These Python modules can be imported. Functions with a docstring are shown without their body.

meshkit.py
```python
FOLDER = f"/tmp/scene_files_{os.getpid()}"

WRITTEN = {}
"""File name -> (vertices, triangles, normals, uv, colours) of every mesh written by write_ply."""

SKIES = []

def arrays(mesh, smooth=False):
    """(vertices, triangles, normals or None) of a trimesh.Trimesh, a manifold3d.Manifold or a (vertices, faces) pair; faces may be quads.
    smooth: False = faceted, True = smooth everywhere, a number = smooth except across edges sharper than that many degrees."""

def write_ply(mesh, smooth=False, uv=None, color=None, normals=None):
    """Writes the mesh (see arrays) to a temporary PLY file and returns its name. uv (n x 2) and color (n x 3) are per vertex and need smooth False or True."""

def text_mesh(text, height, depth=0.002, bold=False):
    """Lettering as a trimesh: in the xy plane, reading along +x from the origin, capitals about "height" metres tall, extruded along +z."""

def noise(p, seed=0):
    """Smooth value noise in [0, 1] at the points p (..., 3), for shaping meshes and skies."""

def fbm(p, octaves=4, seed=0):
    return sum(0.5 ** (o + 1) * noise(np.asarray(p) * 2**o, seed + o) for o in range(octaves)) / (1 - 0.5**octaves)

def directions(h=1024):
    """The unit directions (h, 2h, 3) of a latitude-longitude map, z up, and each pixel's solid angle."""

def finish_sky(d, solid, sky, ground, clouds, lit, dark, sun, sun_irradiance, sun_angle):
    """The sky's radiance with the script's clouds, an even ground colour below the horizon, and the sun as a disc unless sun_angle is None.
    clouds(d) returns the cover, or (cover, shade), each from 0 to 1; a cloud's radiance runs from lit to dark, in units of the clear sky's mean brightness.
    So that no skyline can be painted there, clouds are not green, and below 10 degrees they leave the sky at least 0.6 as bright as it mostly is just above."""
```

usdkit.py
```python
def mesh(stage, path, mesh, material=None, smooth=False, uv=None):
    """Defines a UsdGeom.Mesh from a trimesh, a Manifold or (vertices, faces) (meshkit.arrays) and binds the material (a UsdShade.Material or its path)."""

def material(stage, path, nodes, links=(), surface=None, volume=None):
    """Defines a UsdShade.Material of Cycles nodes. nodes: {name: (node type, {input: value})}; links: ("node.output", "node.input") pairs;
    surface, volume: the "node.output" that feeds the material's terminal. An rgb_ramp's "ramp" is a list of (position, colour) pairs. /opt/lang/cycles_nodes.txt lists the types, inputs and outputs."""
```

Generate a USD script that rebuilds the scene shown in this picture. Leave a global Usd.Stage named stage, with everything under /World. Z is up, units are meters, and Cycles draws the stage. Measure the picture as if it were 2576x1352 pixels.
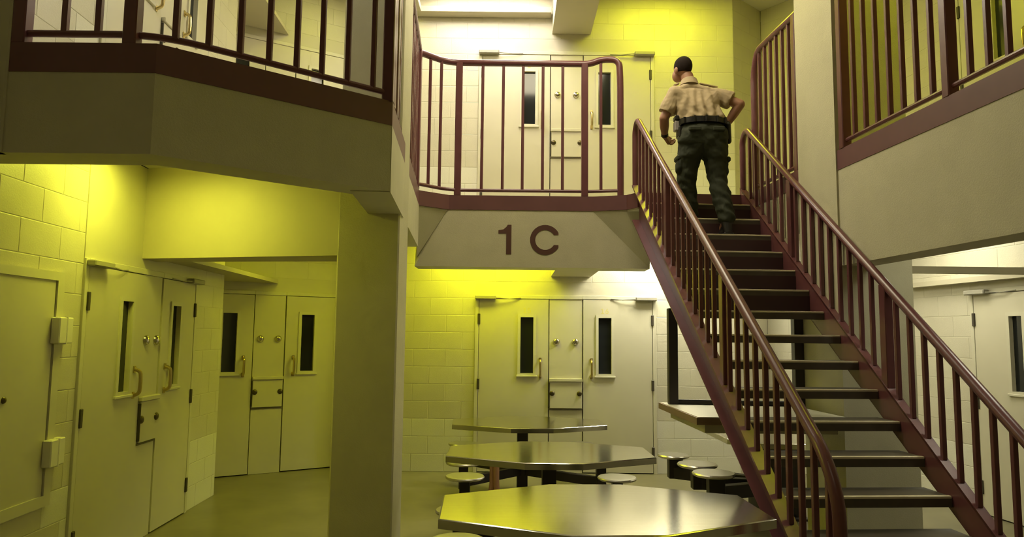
import math
import numpy as np, trimesh, shapely
from shapely.geometry import Polygon, box as sbox
from manifold3d import Manifold
import usdkit, meshkit
from pxr import Usd, UsdGeom, UsdLux, Gf, UsdShade

stage = Usd.Stage.CreateInMemory()
UsdGeom.SetStageUpAxis(stage, UsdGeom.Tokens.z)
UsdGeom.SetStageMetersPerUnit(stage, 1.0)
stage.DefinePrim('/World', 'Xform')
rng = np.random.default_rng(7)

# ------------------------------------------------------------------ camera, ambient, light levels
EYE, PITCH, ROLL, FPX = 1.673, 0.0944, 0.011, 1786.0
cam = UsdGeom.Camera.Define(stage, '/World/Camera')
cam.CreateHorizontalApertureAttr(36.0); cam.CreateVerticalApertureAttr(36.0 * 1352 / 2576)
cam.CreateFocalLengthAttr(36.0 * FPX / 2576); cam.CreateClippingRangeAttr(Gf.Vec2f(0.05, 100))
cam.CreateExposureAttr(0.0)
_f = np.array([0, math.cos(PITCH), math.sin(PITCH)]); _u = np.array([0, -math.sin(PITCH), math.cos(PITCH)]); _r = np.array([1.0, 0, 0])
_R = _r * math.cos(ROLL) + _u * math.sin(ROLL); _U = _u * math.cos(ROLL) - _r * math.sin(ROLL)
cam.AddTransformOp().Set(Gf.Matrix4d(*_R, 0, *_U, 0, *(-_f), 0, 0, 0, EYE, 1))

YELLOW, WHITE, WARM = (0.94, 0.97, 0.03), (1.0, 0.96, 0.74), (1.0, 0.88, 0.60)
LIGHT = dict(left_low=25, left_low_back=7, mid_low_yellow=27, mid_low_white=50, right_low=16, right_low_front=13,
             left_up=19, left_up_back=11, mid_up_white=18, mid_up_yellow=22, right_up=18, hall=12.0, hall_near=2.2)

# ------------------------------------------------------------------ materials
def mat(name, color, rough=0.5, metallic=0.0, noise=0.0, nscale=6.0, bump=0.0, bscale=60.0, bdist=0.004, stretch=None, emit=None, spec=0.5, aniso=0.0, sheen=0.0):
    nodes = {'p': ('principled_bsdf', {'base_color': color, 'roughness': rough, 'metallic': metallic, 'specular_ior_level': spec, 'anisotropic': aniso, 'sheen_weight': sheen})}
    links = []
    if noise or bump:
        nodes['tc'] = ('geometry', {})
        nodes['mp'] = ('mapping', {'scale': stretch or (1, 1, 1)})
        links.append(('tc.position', 'mp.vector'))
    if noise:
        c = np.array(color)
        nodes['n'] = ('noise_texture', {'scale': nscale, 'detail': 5.0, 'roughness': 0.6})
        nodes['r'] = ('rgb_ramp', {'ramp': [(0.25, tuple(c * (1 - noise))), (0.75, tuple(np.minimum(c * (1 + noise), 1)))]})
        links += [('mp.vector', 'n.vector'), ('n.fac', 'r.fac'), ('r.color', 'p.base_color')]
    if bump:
        nodes['bn'] = ('noise_texture', {'scale': bscale, 'detail': 4.0, 'roughness': 0.65})
        nodes['b'] = ('bump', {'strength': bump, 'distance': bdist})
        links += [('mp.vector', 'bn.vector'), ('bn.fac', 'b.height'), ('b.normal', 'p.normal')]
    if emit:
        nodes['p'][1].update({'emission_color': emit[0], 'emission_strength': emit[1]})
    return usdkit.material(stage, '/World/Looks/' + name, nodes, links, surface='p.BSDF')

M = {}
CREAM = (0.56, 0.525, 0.40)
M['block'] = mat('block_paint', CREAM, 0.42, noise=0.05, nscale=3, bump=0.35, bscale=90, bdist=0.003)
M['block_b'] = mat('block_paint_b', (0.545, 0.51, 0.388), 0.46, noise=0.05, nscale=3, bump=0.35, bscale=90, bdist=0.003)
M['patch'] = mat('block_repaint', (0.66, 0.64, 0.53), 0.5, bump=0.35, bscale=90, bdist=0.003)
M['joint'] = mat('mortar_paint', (0.53, 0.495, 0.375), 0.5)
M['door'] = mat('door_paint', (0.55, 0.515, 0.385), 0.34, noise=0.03, nscale=2.5)
M['trim'] = mat('door_trim_paint', (0.58, 0.55, 0.42), 0.32)
M['gap'] = mat('door_gap', (0.12, 0.10, 0.06), 0.8)
M['concrete'] = mat('concrete_paint', (0.50, 0.47, 0.325), 0.75, noise=0.06, nscale=4, bump=0.45, bscale=95, bdist=0.004)
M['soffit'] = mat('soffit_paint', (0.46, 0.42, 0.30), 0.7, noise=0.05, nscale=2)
M['white_ceiling'] = mat('ceiling_paint', (0.62, 0.59, 0.49), 0.7)
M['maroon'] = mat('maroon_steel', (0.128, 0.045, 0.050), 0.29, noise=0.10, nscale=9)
M['band'] = mat('maroon_band', (0.135, 0.055, 0.058), 0.45, noise=0.10, nscale=5)
M['letter'] = mat('maroon_letter', (0.085, 0.032, 0.022), 0.6)
M['tread'] = mat('tread_steel', (0.075, 0.062, 0.045), 0.5, noise=0.15, nscale=14)
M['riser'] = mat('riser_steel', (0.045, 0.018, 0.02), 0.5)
M['nosing'] = mat('nosing_steel', (0.60, 0.54, 0.40), 0.45)
M['steel'] = mat('brushed_steel', (0.66, 0.64, 0.57), 0.15, metallic=1.0, noise=0.06, nscale=5, bump=0.04, bscale=40, bdist=0.002, stretch=(0.3, 6, 1))
M['seat'] = mat('seat_steel', (0.58, 0.56, 0.50), 0.3, metallic=1.0)
M['dark'] = mat('dark_steel', (0.022, 0.016, 0.016), 0.5)
M['wood'] = mat('brown_edge', (0.20, 0.125, 0.07), 0.5, noise=0.12, nscale=10, stretch=(1, 1, 12))
M['laminate'] = mat('cream_laminate', (0.70, 0.66, 0.52), 0.4)
M['tan_pipe'] = mat('tan_pipe', (0.38, 0.20, 0.12), 0.55)
M['floor'] = mat('floor_concrete', (0.18, 0.16, 0.088), 0.30, noise=0.22, nscale=1.8, bump=0.1, bscale=20)
M['pane'] = mat('dark_glass', (0.012, 0.014, 0.015), 0.08, spec=0.6)
M['chrome'] = mat('chrome', (0.62, 0.58, 0.48), 0.18, metallic=1.0)
M['brass'] = mat('brass_pull', (0.62, 0.50, 0.24), 0.28, metallic=1.0)
M['lock'] = mat('lock_bronze', (0.10, 0.08, 0.04), 0.35, metallic=0.8)
M['hinge'] = mat('hinge_bronze', (0.05, 0.04, 0.025), 0.5)
M['closer'] = mat('closer_grey', (0.30, 0.28, 0.22), 0.45)
M['boxpaint'] = mat('hinge_box_paint', (0.72, 0.69, 0.60), 0.45)
M['yellow_paint'] = mat('faint_yellow_paint', (0.62, 0.55, 0.16), 0.5)
M['skin'] = mat('skin', (0.33, 0.165, 0.10), 0.5, noise=0.05)
M['hair'] = mat('hair', (0.016, 0.010, 0.008), 0.85, spec=0.15, bump=0.6, bscale=220, bdist=0.004)
M['shirt'] = mat('tan_shirt', (0.40, 0.31, 0.19), 0.85, noise=0.06, nscale=18)
M['trousers'] = mat('green_trousers', (0.023, 0.028, 0.013), 0.8, noise=0.12, nscale=18)
M['leather'] = mat('black_leather', (0.012, 0.011, 0.010), 0.35)
M['grey_plastic'] = mat('grey_plastic', (0.30, 0.27, 0.27), 0.4)
M['paper'] = mat('white_paper', (0.8, 0.78, 0.72), 0.6)
M['housing'] = mat('lamp_housing', (0.7, 0.68, 0.6), 0.5)

# ------------------------------------------------------------------ scene helpers
used = {}
def numbered(parent, name):
    key = (parent, name); n = used.get(key, -1) + 1; used[key] = n
    return f'{parent}/{name}' + (f'_{n:03d}' if n else '')
def pth(p): return '/World' if p is None else (p if isinstance(p, str) else str(p.GetPath()))
def tag(o, label=None, cat=None, group=None, kind=None):
    o = o.GetPrim() if hasattr(o, 'GetPrim') else o
    for k, v in (('label', label), ('category', cat), ('group', group), ('kind', kind)):
        if v: o.SetCustomDataByKey(k, v)
    return o
def obj(name, mesh, m, parent=None, smooth=30, **kw):
    p = usdkit.mesh(stage, numbered(pth(parent), name), mesh, M[m] if isinstance(m, str) else m, smooth=smooth)
    return tag(p, **kw)
def thing(name, loc=(0, 0, 0), rz=0.0, **kw):
    x = UsdGeom.Xform.Define(stage, numbered('/World', name))
    x.AddTranslateOp().Set(Gf.Vec3d(*map(float, loc))); x.AddRotateZOp().Set(math.degrees(rz))
    return tag(x, **kw)
def dup(root, loc, rz, **kw):
    x = UsdGeom.Xform.Define(stage, numbered('/World', root.GetName().rstrip('0123456789_')))
    x.AddTranslateOp().Set(Gf.Vec3d(*map(float, loc))); x.AddRotateZOp().Set(math.degrees(rz))
    return x

# ------------------------------------------------------------------ shape helpers
def cat(*ms): return trimesh.util.concatenate([tm(m) for m in ms])
def tm(m):
    if isinstance(m, trimesh.Trimesh): return m
    v, f, _ = meshkit.arrays(m); return trimesh.Trimesh(v, f, process=False)
def hull(pts): return tm(Manifold.hull_points(np.asarray(pts, float)))
def bx(x0, x1, y0, y1, z0, z1, b=0.0):
    lo, hi = np.array([min(x0, x1), min(y0, y1), min(z0, z1)]), np.array([max(x0, x1), max(y0, y1), max(z0, z1)])
    if b <= 0:
        m = trimesh.creation.box(hi - lo); m.apply_translation((lo + hi) / 2); return m
    b = min(b, 0.45 * (hi - lo).min()); pts = []
    for s in np.ndindex(2, 2, 2):
        for ax in range(3):
            pts.append([(lo[i] if s[i] == 0 else hi[i]) + (0 if i == ax else (b if s[i] == 0 else -b)) for i in range(3)])
    return hull(pts)
def prism(poly, z0, z1):
    poly = poly if isinstance(poly, shapely.Geometry) else Polygon(poly)
    ms = [trimesh.creation.extrude_polygon(g, z1 - z0, engine='earcut') for g in getattr(poly, 'geoms', [poly])]
    m = trimesh.util.concatenate(ms); m.apply_translation([0, 0, z0]); return m
def vprism(poly, y0, y1):
    """A polygon in the (x, z) plane, given depth along y."""
    m = prism(poly, 0, y1 - y0); v = np.array(m.vertices)
    m = trimesh.Trimesh(np.stack([v[:, 0], v[:, 2] + y0, v[:, 1]], 1), np.array(m.faces)[:, ::-1], process=False); return m
def tube(pts, r, sides=10, cap=True):
    p = np.asarray(pts, float); n = len(p); r = np.broadcast_to(r, (n,))
    t = np.gradient(p, axis=0); t /= np.linalg.norm(t, axis=1, keepdims=True)
    a = np.cross(t[0], [0, 0, 1.0] if abs(t[0][2]) < 0.9 else [1.0, 0, 0]); a /= np.linalg.norm(a)
    ang = np.arange(sides) * 2 * np.pi / sides; V = []
    for i in range(n):
        a = a - t[i] * (a @ t[i]); a /= np.linalg.norm(a); b = np.cross(t[i], a)
        V.append(p[i] + r[i] * (np.cos(ang)[:, None] * a + np.sin(ang)[:, None] * b))
    V = np.vstack(V); F = []
    for i in range(n - 1):
        for j in range(sides):
            k = (j + 1) % sides
            F += [[i * sides + j, i * sides + k, (i + 1) * sides + k], [i * sides + j, (i + 1) * sides + k, (i + 1) * sides + j]]
    V = np.vstack([V, p[0], p[-1]])
    for j in range(sides):
        k = (j + 1) % sides; F += [[n * sides, k, j], [n * sides + 1, (n - 1) * sides + j, (n - 1) * sides + k]]
    return trimesh.Trimesh(V, np.array(F), process=False)
def rounded(pts, r, n=6):
    """A polyline with its inner corners rounded."""
    p = [np.array(q, float) for q in pts]; out = [p[0]]
    for i in range(1, len(p) - 1):
        a, b, c = p[i - 1], p[i], p[i + 1]; u = a - b; w = c - b; lu, lw = np.linalg.norm(u), np.linalg.norm(w)
        d = min(r, 0.45 * lu, 0.45 * lw); s, e = b + u / lu * d, b + w / lw * d
        for k in range(n + 1):
            q = k / n; out.append((1 - q) ** 2 * s + 2 * q * (1 - q) * b + q * q * e)
    out.append(p[-1]); return np.array(out)
def bar(a, b, w, d=None, b_=0.006):
    """A square bar between two points, kept upright."""
    a, b = np.array(a, float), np.array(b, float); t = b - a; L = np.linalg.norm(t); t /= L; d = d or w
    s = np.cross(t, [0, 0, 1.0]) if abs(t[2]) < 0.98 else np.array([1.0, 0, 0]); s /= np.linalg.norm(s); u = np.cross(s, t)
    m = bx(-w / 2, w / 2, 0, L, -d / 2, d / 2, b_); T = np.eye(4); T[:3, 0], T[:3, 1], T[:3, 2], T[:3, 3] = s, t, u, a
    m.apply_transform(T); return m
def cyl(x, y, z0, z1, r, n=20):
    m = trimesh.creation.cylinder(r, z1 - z0, sections=n); m.apply_translation([x, y, (z0 + z1) / 2]); return m
def lathe(profile, n=28): return trimesh.creation.revolve(np.array(profile, float), sections=n)
def moved(m, d): m = m.copy(); m.apply_translation(d); return m

FF, CEIL, COURSE, BLOCK = 3.17, 6.15, 0.2135, 0.406
# plan of the walls (x, y): each is seen from the room with its left end first
WALLS = dict(left=((-2.785 - 0.0359 * 2.4, 2.4), (-3.053, 7.52)), left_return=((-3.053, 7.52), (-3.60, 8.272)), left_diagonal=((-3.60, 8.272), (-2.02, 9.26)), back_return=((-2.02, 9.26), (-1.75, 8.91)),
             back=((-1.75, 8.91), (2.84, 8.91)), right_diagonal=((2.84, 8.91), (3.37, 9.37)), right_back=((3.37, 9.37), (4.48, 7.97)), right=((4.48, 7.97), (5.16, 2.86)))
FASCIA_LEFT = [(-2.905, 3.588), (-1.87, 3.588), (-0.787, 4.475), (-0.98, 7.3)]
FASCIA_MID = [(-0.98, 7.3), (-0.685, 7.537), (0.86, 7.537), (1.21, 7.43)]
STAIR_TOP = [(1.21, 7.43), (1.30, 7.285), (2.42, 7.363), (2.474, 7.30)]
FASCIA_RIGHT = [(2.474, 7.30), (2.85, 1.68)]
room = Polygon([(-2.871, 2.4), (-3.053, 7.52), (-3.60, 8.272), (-2.02, 9.26), (-1.75, 8.91), (2.84, 8.91), (3.37, 9.37), (4.48, 7.97), (5.16, 2.86), (5.3, -4.2), (-2.63, -4.2)])
walk = Polygon(FASCIA_LEFT + FASCIA_MID[1:] + STAIR_TOP[1:] + [FASCIA_RIGHT[1], (5.3, 1.68), (5.16, 2.86), (4.48, 7.97), (3.37, 9.37), (2.84, 8.91), (-1.75, 8.91), (-2.02, 9.26), (-3.60, 8.272), (-3.053, 7.52)])
outer = room.buffer(0.3, join_style=2)

# ------------------------------------------------------------------ shell
obj('floor', prism(outer, -0.2, 0.0), 'floor', kind='structure', label='worn olive-tan sealed concrete floor of the dayroom')
obj('ceiling', prism(outer, CEIL, CEIL + 0.2), 'white_ceiling', kind='structure', label='cream painted ceiling over both storeys')
obj('mezzanine_slab', prism(walk.buffer(-0.012, join_style=2).intersection(room.buffer(-0.002)), 3.0, FF - 0.002), 'white_ceiling', kind='structure', label='concrete slab of the upper walkway')
for n, a, b in (('wall_front', (5.3, -4.2), (-2.63, -4.2)), ('wall_left_front', (-2.63, -4.2), (-2.871, 2.4)), ('wall_right_front', (5.16, 2.86), (5.3, -4.2))):
    a, b = np.array(a), np.array(b); e = (b - a) / np.linalg.norm(b - a); w = np.array([-e[1], e[0]])
    obj(n, prism([a, b, b + w * 0.2, a + w * 0.2], 0, CEIL), 'concrete', kind='structure', label='plain painted wall behind the viewpoint: ' + n.replace('_', ' '))

class Wall:
    """A wall with painted blocks: x runs along it (to the right as seen), y into it."""
    def __init__(self, name, key, z0, z1, openings=(), label=None, patch=(), blocks=((-9, 99),), phase=0.0, thick=0.2):
        a, b = map(np.array, WALLS[key]); self.a = a; e = (b - a); self.L = np.linalg.norm(e); e = e / self.L
        self.rz = math.atan2(e[1], e[0]); self.e = e; self.n = np.array([-e[1], e[0]]); self.z0 = z0
        self.root = thing(name, (*a, z0), self.rz, kind='structure', label=label)
        h = z1 - z0; face = sbox(0, 0, self.L, h)
        for o in openings: face = face.difference(sbox(o[0], o[2], o[1], o[3]))
        obj('backing', vprism(face, 0.0022, thick), 'joint', self.root)
        n = int(math.ceil(h / COURSE))
        for k in range(n):
            za, zb = k * COURSE, min((k + 1) * COURSE, h)
            if zb - za < 0.03: continue
            off = phase + (0.5 if k % 2 else 0.0) * BLOCK
            edges = [0.0] + [x for x in np.arange(off - 10 * BLOCK, self.L + BLOCK, BLOCK) if 0.02 < x < self.L - 0.02] + [self.L]
            for xa, xb in zip(edges[:-1], edges[1:]):
                parts = [(xa, xb)]
                for lo, hi in [(o[0], o[1]) for o in openings if o[2] < zb - 0.03 and o[3] > za + 0.03]:
                    parts = [q for p in parts for q in ((p[0], min(p[1], lo)), (max(p[0], hi), p[1])) if q[1] - q[0] > 0.03]
                for p in parts:
                    if not any(c[0] <= (p[0] + p[1]) / 2 <= c[1] for c in blocks): continue
                    m = 'patch' if any(c[0] <= (p[0] + p[1]) / 2 <= c[1] and k < 3 for c in patch) else ('block', 'block_b')[int(rng.integers(2))]
                    g = 0.0022; t = float(rng.uniform(0, 0.0003)); c = 0.003
                    o8 = [(x, y, z) for x in (p[0] + g, p[1] - g) for z in (za + g, zb - g) for y in (0.0018 + t, 0.012)]
                    i8 = [(x, 0.0 + t, z) for x in (p[0] + g + c, p[1] - g - c) for z in (za + g + c, zb - g - c)]
                    obj('block', hull(o8 + i8), m, self.root, smooth=False)
        self.openings = openings
    def at(self, u, y=0.0, z=0.0):
        q = self.a + self.e * u + self.n * y; return (q[0], q[1], self.z0 + z)

# ------------------------------------------------------------------ doors
HEAD = 2.135
doors = [0]
def pull(x, z, h=0.21):
    y = -0.016
    return cat(tube(rounded([(x, y, z + h / 2), (x, y - 0.05, z + h / 2 - 0.02), (x, y - 0.055, z), (x, y - 0.05, z - h / 2 + 0.02), (x, y, z - h / 2)], 0.04), 0.0145, 10),
               hull([(x + dx, y + dy, z + s * h / 2 + dz) for s in (1,) for dx in (-.016, .016) for dz in (-.03, .022) for dy in (0, -.006)]),
               hull([(x + dx, y + dy, z - h / 2 + dz) for dx in (-.016, .016) for dz in (-.022, .03) for dy in (0, -.006)]))
def dome(x, y, z, r, flat=0.75):
    m = trimesh.creation.icosphere(2, r); v = np.array(m.vertices); v[:, 1] = np.minimum(v[:, 1], 0) * flat
    return trimesh.Trimesh(v + [x, y, z], m.faces, process=False)
def door(wall, u0, u1, hinge_left, label, number=None, closer=True, hinges=(1.88, 1.075, 0.26), win=None):
    doors[0] += 1; w = u1 - u0
    t = thing(f'door_{doors[0]}', wall.at(u0), wall.rz, kind='structure', label=label)
    sgn = 1 if hinge_left else -1; X = (lambda x: x) if hinge_left else (lambda x: w - x)
    a, b = win or (w - 0.355, w - 0.195)                                # window edges measured from the hinge side
    xa, xb = sorted((X(a), X(b))); za, zb = 1.21, 1.905
    g = 0.006
    leaf = sbox(g, 0.012, w - g, HEAD - g).difference(sbox(xa, za, xb, zb))
    obj('door_leaf', vprism(leaf, -0.014, 0.034), 'door', t)
    obj('door_gap', vprism(sbox(0, 0, w, HEAD + 0.004), 0.026, 0.045), 'gap', t, label='dark gap around the door leaf')
    fr = sbox(xa - 0.035, za - 0.035, xb + 0.035, zb + 0.035).difference(sbox(xa, za, xb, zb))
    f = obj('window_frame', cat(vprism(fr, -0.026, -0.012), bx(xa - 0.05, xb + 0.05, -0.036, -0.012, za - 0.045, za - 0.022, 0.004)), 'trim', t)
    obj('window_pane', bx(xa - 0.004, xb + 0.004, 0.016, 0.024, za - 0.004, zb + 0.004), 'pane', t, label='dark narrow vision glass')
    obj('handle', pull(X(w - 0.107), 1.275), 'brass', t, label='pale brass pull handle')
    for z in hinges:
        h = obj('hinge', bx(X(-0.012) , X(0.02), -0.03, -0.008, z - 0.065, z + 0.065, 0.004), 'hinge', t, label='dark bronze door hinge')
    obj('jamb', bx(X(-0.045), X(0.0), -0.018, 0.03, 0.0, HEAD + 0.045, 0.003), 'trim', t)
    obj('head', bx(0, w, -0.018, 0.03, HEAD, HEAD + 0.045, 0.003), 'trim', t)
    if closer:
        xc = X(0.085); c = obj('door_closer', bx(xc - 0.13, xc + 0.13, -0.085, -0.018, HEAD - 0.012, HEAD + 0.034, 0.008), 'closer', t, label='grey hydraulic door closer')
        obj('closer_arm', cat(bar((xc, -0.075, HEAD + 0.015), (xc + sgn * 0.30, -0.045, HEAD - 0.004), 0.012, 0.010, 0.002), bar((xc + sgn * 0.30, -0.045, HEAD - 0.004), (xc + sgn * 0.44, -0.02, HEAD + 0.01), 0.010, 0.008, 0.002)), 'closer', c)
    if number:
        m = meshkit.text_mesh(number, 0.062, 0.0012); c = m.bounds.mean(0); v = np.array(m.vertices) - c
        xm = (xa + xb) / 2
        obj('door_number', trimesh.Trimesh(np.stack([v[:, 0] + xm, -v[:, 2] - 0.0146, v[:, 1] + 1.99], 1), m.faces, process=False), 'yellow_paint', t, smooth=False, label=f'faint yellow door number {number}')
    return t
def hatch_panel(wall, u0, u1, label):
    w = u1 - u0
    t = thing('utility_panel', wall.at(u0), wall.rz, label=label, cat='panel', kind='structure')
    obj('panel', bx(0.004, w - 0.004, -0.006, 0.03, 0.0, HEAD, 0.003), 'door', t)
    obj('head', bx(0, w, -0.018, 0.03, HEAD, HEAD + 0.045, 0.003), 'trim', t)
    for x in (0.22, 0.78):
        k = obj('call_button', cat(dome(w * x, -0.008, 1.603, 0.042), bx(w * x - 0.0, w * x + 0.001, -0.007, -0.006, 1.6, 1.601)), 'chrome', t, label='domed chrome button')
    hp = obj('food_hatch', cat(bx(0.012, w - 0.012, -0.028, -0.006, 0.785, 1.11, 0.004), bx(0.004, w - 0.004, -0.045, -0.006, 1.112, 1.152, 0.006)), 'door', t)
    obj('hatch_hinge', bx(0.0, 0.012, -0.034, -0.006, 0.80, 1.10, 0.003), 'hinge', hp)
    for x in (0.10, 0.90):
        obj('hatch_lock', dome(w * x, -0.028, 0.968, 0.032, 0.6), 'lock', hp, label='round bronze hatch lock')
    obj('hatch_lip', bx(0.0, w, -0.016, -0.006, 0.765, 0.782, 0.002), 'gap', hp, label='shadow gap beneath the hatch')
    return t
def door_pair(wall, u0, u1, u2, u3, where, numbers=(None, None), closers=(True, True)):
    door(wall, u0, u1, True, f'cream steel cell door with narrow dark window, left of the pair {where}', numbers[0], closers[0])
    hatch_panel(wall, u1, u2, f'cream panel with two domed buttons and a hatch between the doors {where}')
    door(wall, u2, u3, False, f'cream steel cell door with narrow dark window, right of the pair {where}', numbers[1], closers[1])

def opening(u0, u1): return (u0 - 0.045, u1 + 0.045, -0.1, HEAD + 0.045)
UB = 1.75                                                              # back wall: u = x + 1.75
UL = lambda y: (y - 2.4) / 0.99936
for z0, z1, lv, where in ((0.0, 3.0, 'lower', 'on the lower'), (FF, CEIL, 'upper', 'on the upper')):
    low = z0 == 0
    wl = Wall(f'wall_left_{lv}', 'left', z0, z1, [(UL(4.93) - 0.045, UL(6.76) + 0.045, -0.1, 3.2)], f'{lv} left wall of painted concrete blocks beside two cell doors', patch=((UL(4.66), UL(4.93)), (UL(6.76), 6)), phase=0.17)
    door_pair(wl, UL(4.93), UL(5.76), UL(6.08), UL(6.76), f'{where} left wall', closers=(True, True))
    p = thing('wall_left_header_' + lv, wl.at(UL(4.885), 0, HEAD + 0.045), wl.rz, kind='structure', label=f'smooth cream steel header over the {lv} left doors')
    obj('header', bx(0, UL(6.805) - UL(4.885), -0.004, 0.2, 0, z1 - z0 - HEAD - 0.045), 'door', p)
    Wall(f'wall_left_return_{lv}', 'left_return', z0, z1, (), f'short {lv} return wall behind the left doors', phase=0.1)
    wd = Wall(f'wall_left_diagonal_{lv}', 'left_diagonal', z0, z1, [opening(0.05, 1.84)], f'{lv} diagonal wall at the back left with two cell doors', phase=0.2)
    du = 0.227                                                         # the measured origin lies this far along the diagonal
    door_pair(wd, 0.05, du + 0.36, du + 0.733, 1.84, f'{where} diagonal wall at the back left', closers=(False, False))
    Wall(f'wall_back_return_{lv}', 'back_return', z0, z1, (), f'narrow {lv} return beside the back wall, behind the centre column')
    wb = Wall(f'wall_back_{lv}', 'back', z0, z1, [opening(UB - 0.41, UB + 1.765)], f'{lv} back wall of painted concrete blocks', patch=((0, UB - 0.42), (UB + 1.8, 6)), phase=0.12)
    door_pair(wb, UB - 0.41, UB + 0.47, UB + 0.893, UB + 1.765, f'{where} back wall', (('15', '16') if low else ('2', None)))
    Wall(f'wall_right_diagonal_{lv}', 'right_diagonal', z0, z1, (), f'{lv} short diagonal wall at the back right corner')
    Wall(f'wall_right_back_{lv}', 'right_back', z0, z1, (), f'{lv} wall closing the back right corner', phase=0.3)
    wr = Wall(f'wall_right_{lv}', 'right', z0, z1, [opening(0.92, 1.84)], f'{lv} right wall of painted blocks beside a cell door', patch=((0, 0.93),), phase=0.22)
    door(wr, 0.92, 1.84, True, f'cream steel cell door with dark window {where} right wall', win=(0.43, 0.57))

# access panel door on the lower left wall with its two hinge boxes
a_w = lambda y, o=0.0: (-2.785 - 0.0359 * y, y)
ap = thing('access_door', (*a_w(3.45), 0.0), math.atan2(0.99936, -0.0359), label='large flush cream access door with two boxy hinges on the lower left wall', cat='access door')
obj('leaf', bx(0.0, 1.115, -0.016, -0.002, 0.63, 2.0, 0.004), 'door', ap)
fr = sbox(-0.05, 0.57, 1.19, 2.05).difference(sbox(0.006, 0.64, 1.12, 1.995))
obj('frame', vprism(fr, -0.026, -0.002), 'trim', ap)
for z in (1.675, 0.90):
    b = obj('hinge_box', cat(bx(1.085, 1.165, -0.075, -0.016, z - 0.085, z + 0.085, 0.006), bx(1.172, 1.262, -0.06, -0.002, z - 0.085, z + 0.085, 0.006), tube([(1.168, -0.066, z - 0.088), (1.168, -0.066, z + 0.088)], 0.012, 10)), 'boxpaint', ap, label='pale box hinge on the access door')
obj('key_lock', dome(0.69, -0.016, 1.27, 0.02), 'lock', ap)

# ------------------------------------------------------------------ beams, fascias, columns
def offset_line(pts, d):
    """The polyline moved d to its left."""
    p = np.array(pts, float); out = []
    for i in range(len(p)):
        ns = []
        for a, b in ((i - 1, i), (i, i + 1)):
            if a >= 0 and b < len(p):
                e = p[b] - p[a]; e /= np.linalg.norm(e); ns.append(np.array([-e[1], e[0]]))
        n = np.mean(ns, 0); n /= np.linalg.norm(n); out.append(p[i] + n * d / (n @ ns[0]))
    return np.array(out)
def strip(pts, d0, d1, z0, z1): return prism(Polygon(list(map(tuple, offset_line(pts, d0))) + list(map(tuple, offset_line(pts, d1)))[::-1]), z0, z1)
BZ = 3.016
obj('concrete_fascia', strip(FASCIA_LEFT[:3], 0.0, 0.25, 2.585, BZ), 'concrete', kind='structure', label='rough olive concrete fascia below the left balcony')
obj('concrete_fascia', strip([(-0.787, 4.475), (-0.98, 7.3)], -0.004, 0.25, 2.58, BZ), 'concrete', kind='structure', label='rough concrete fascia running back from the centre column')
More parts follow.
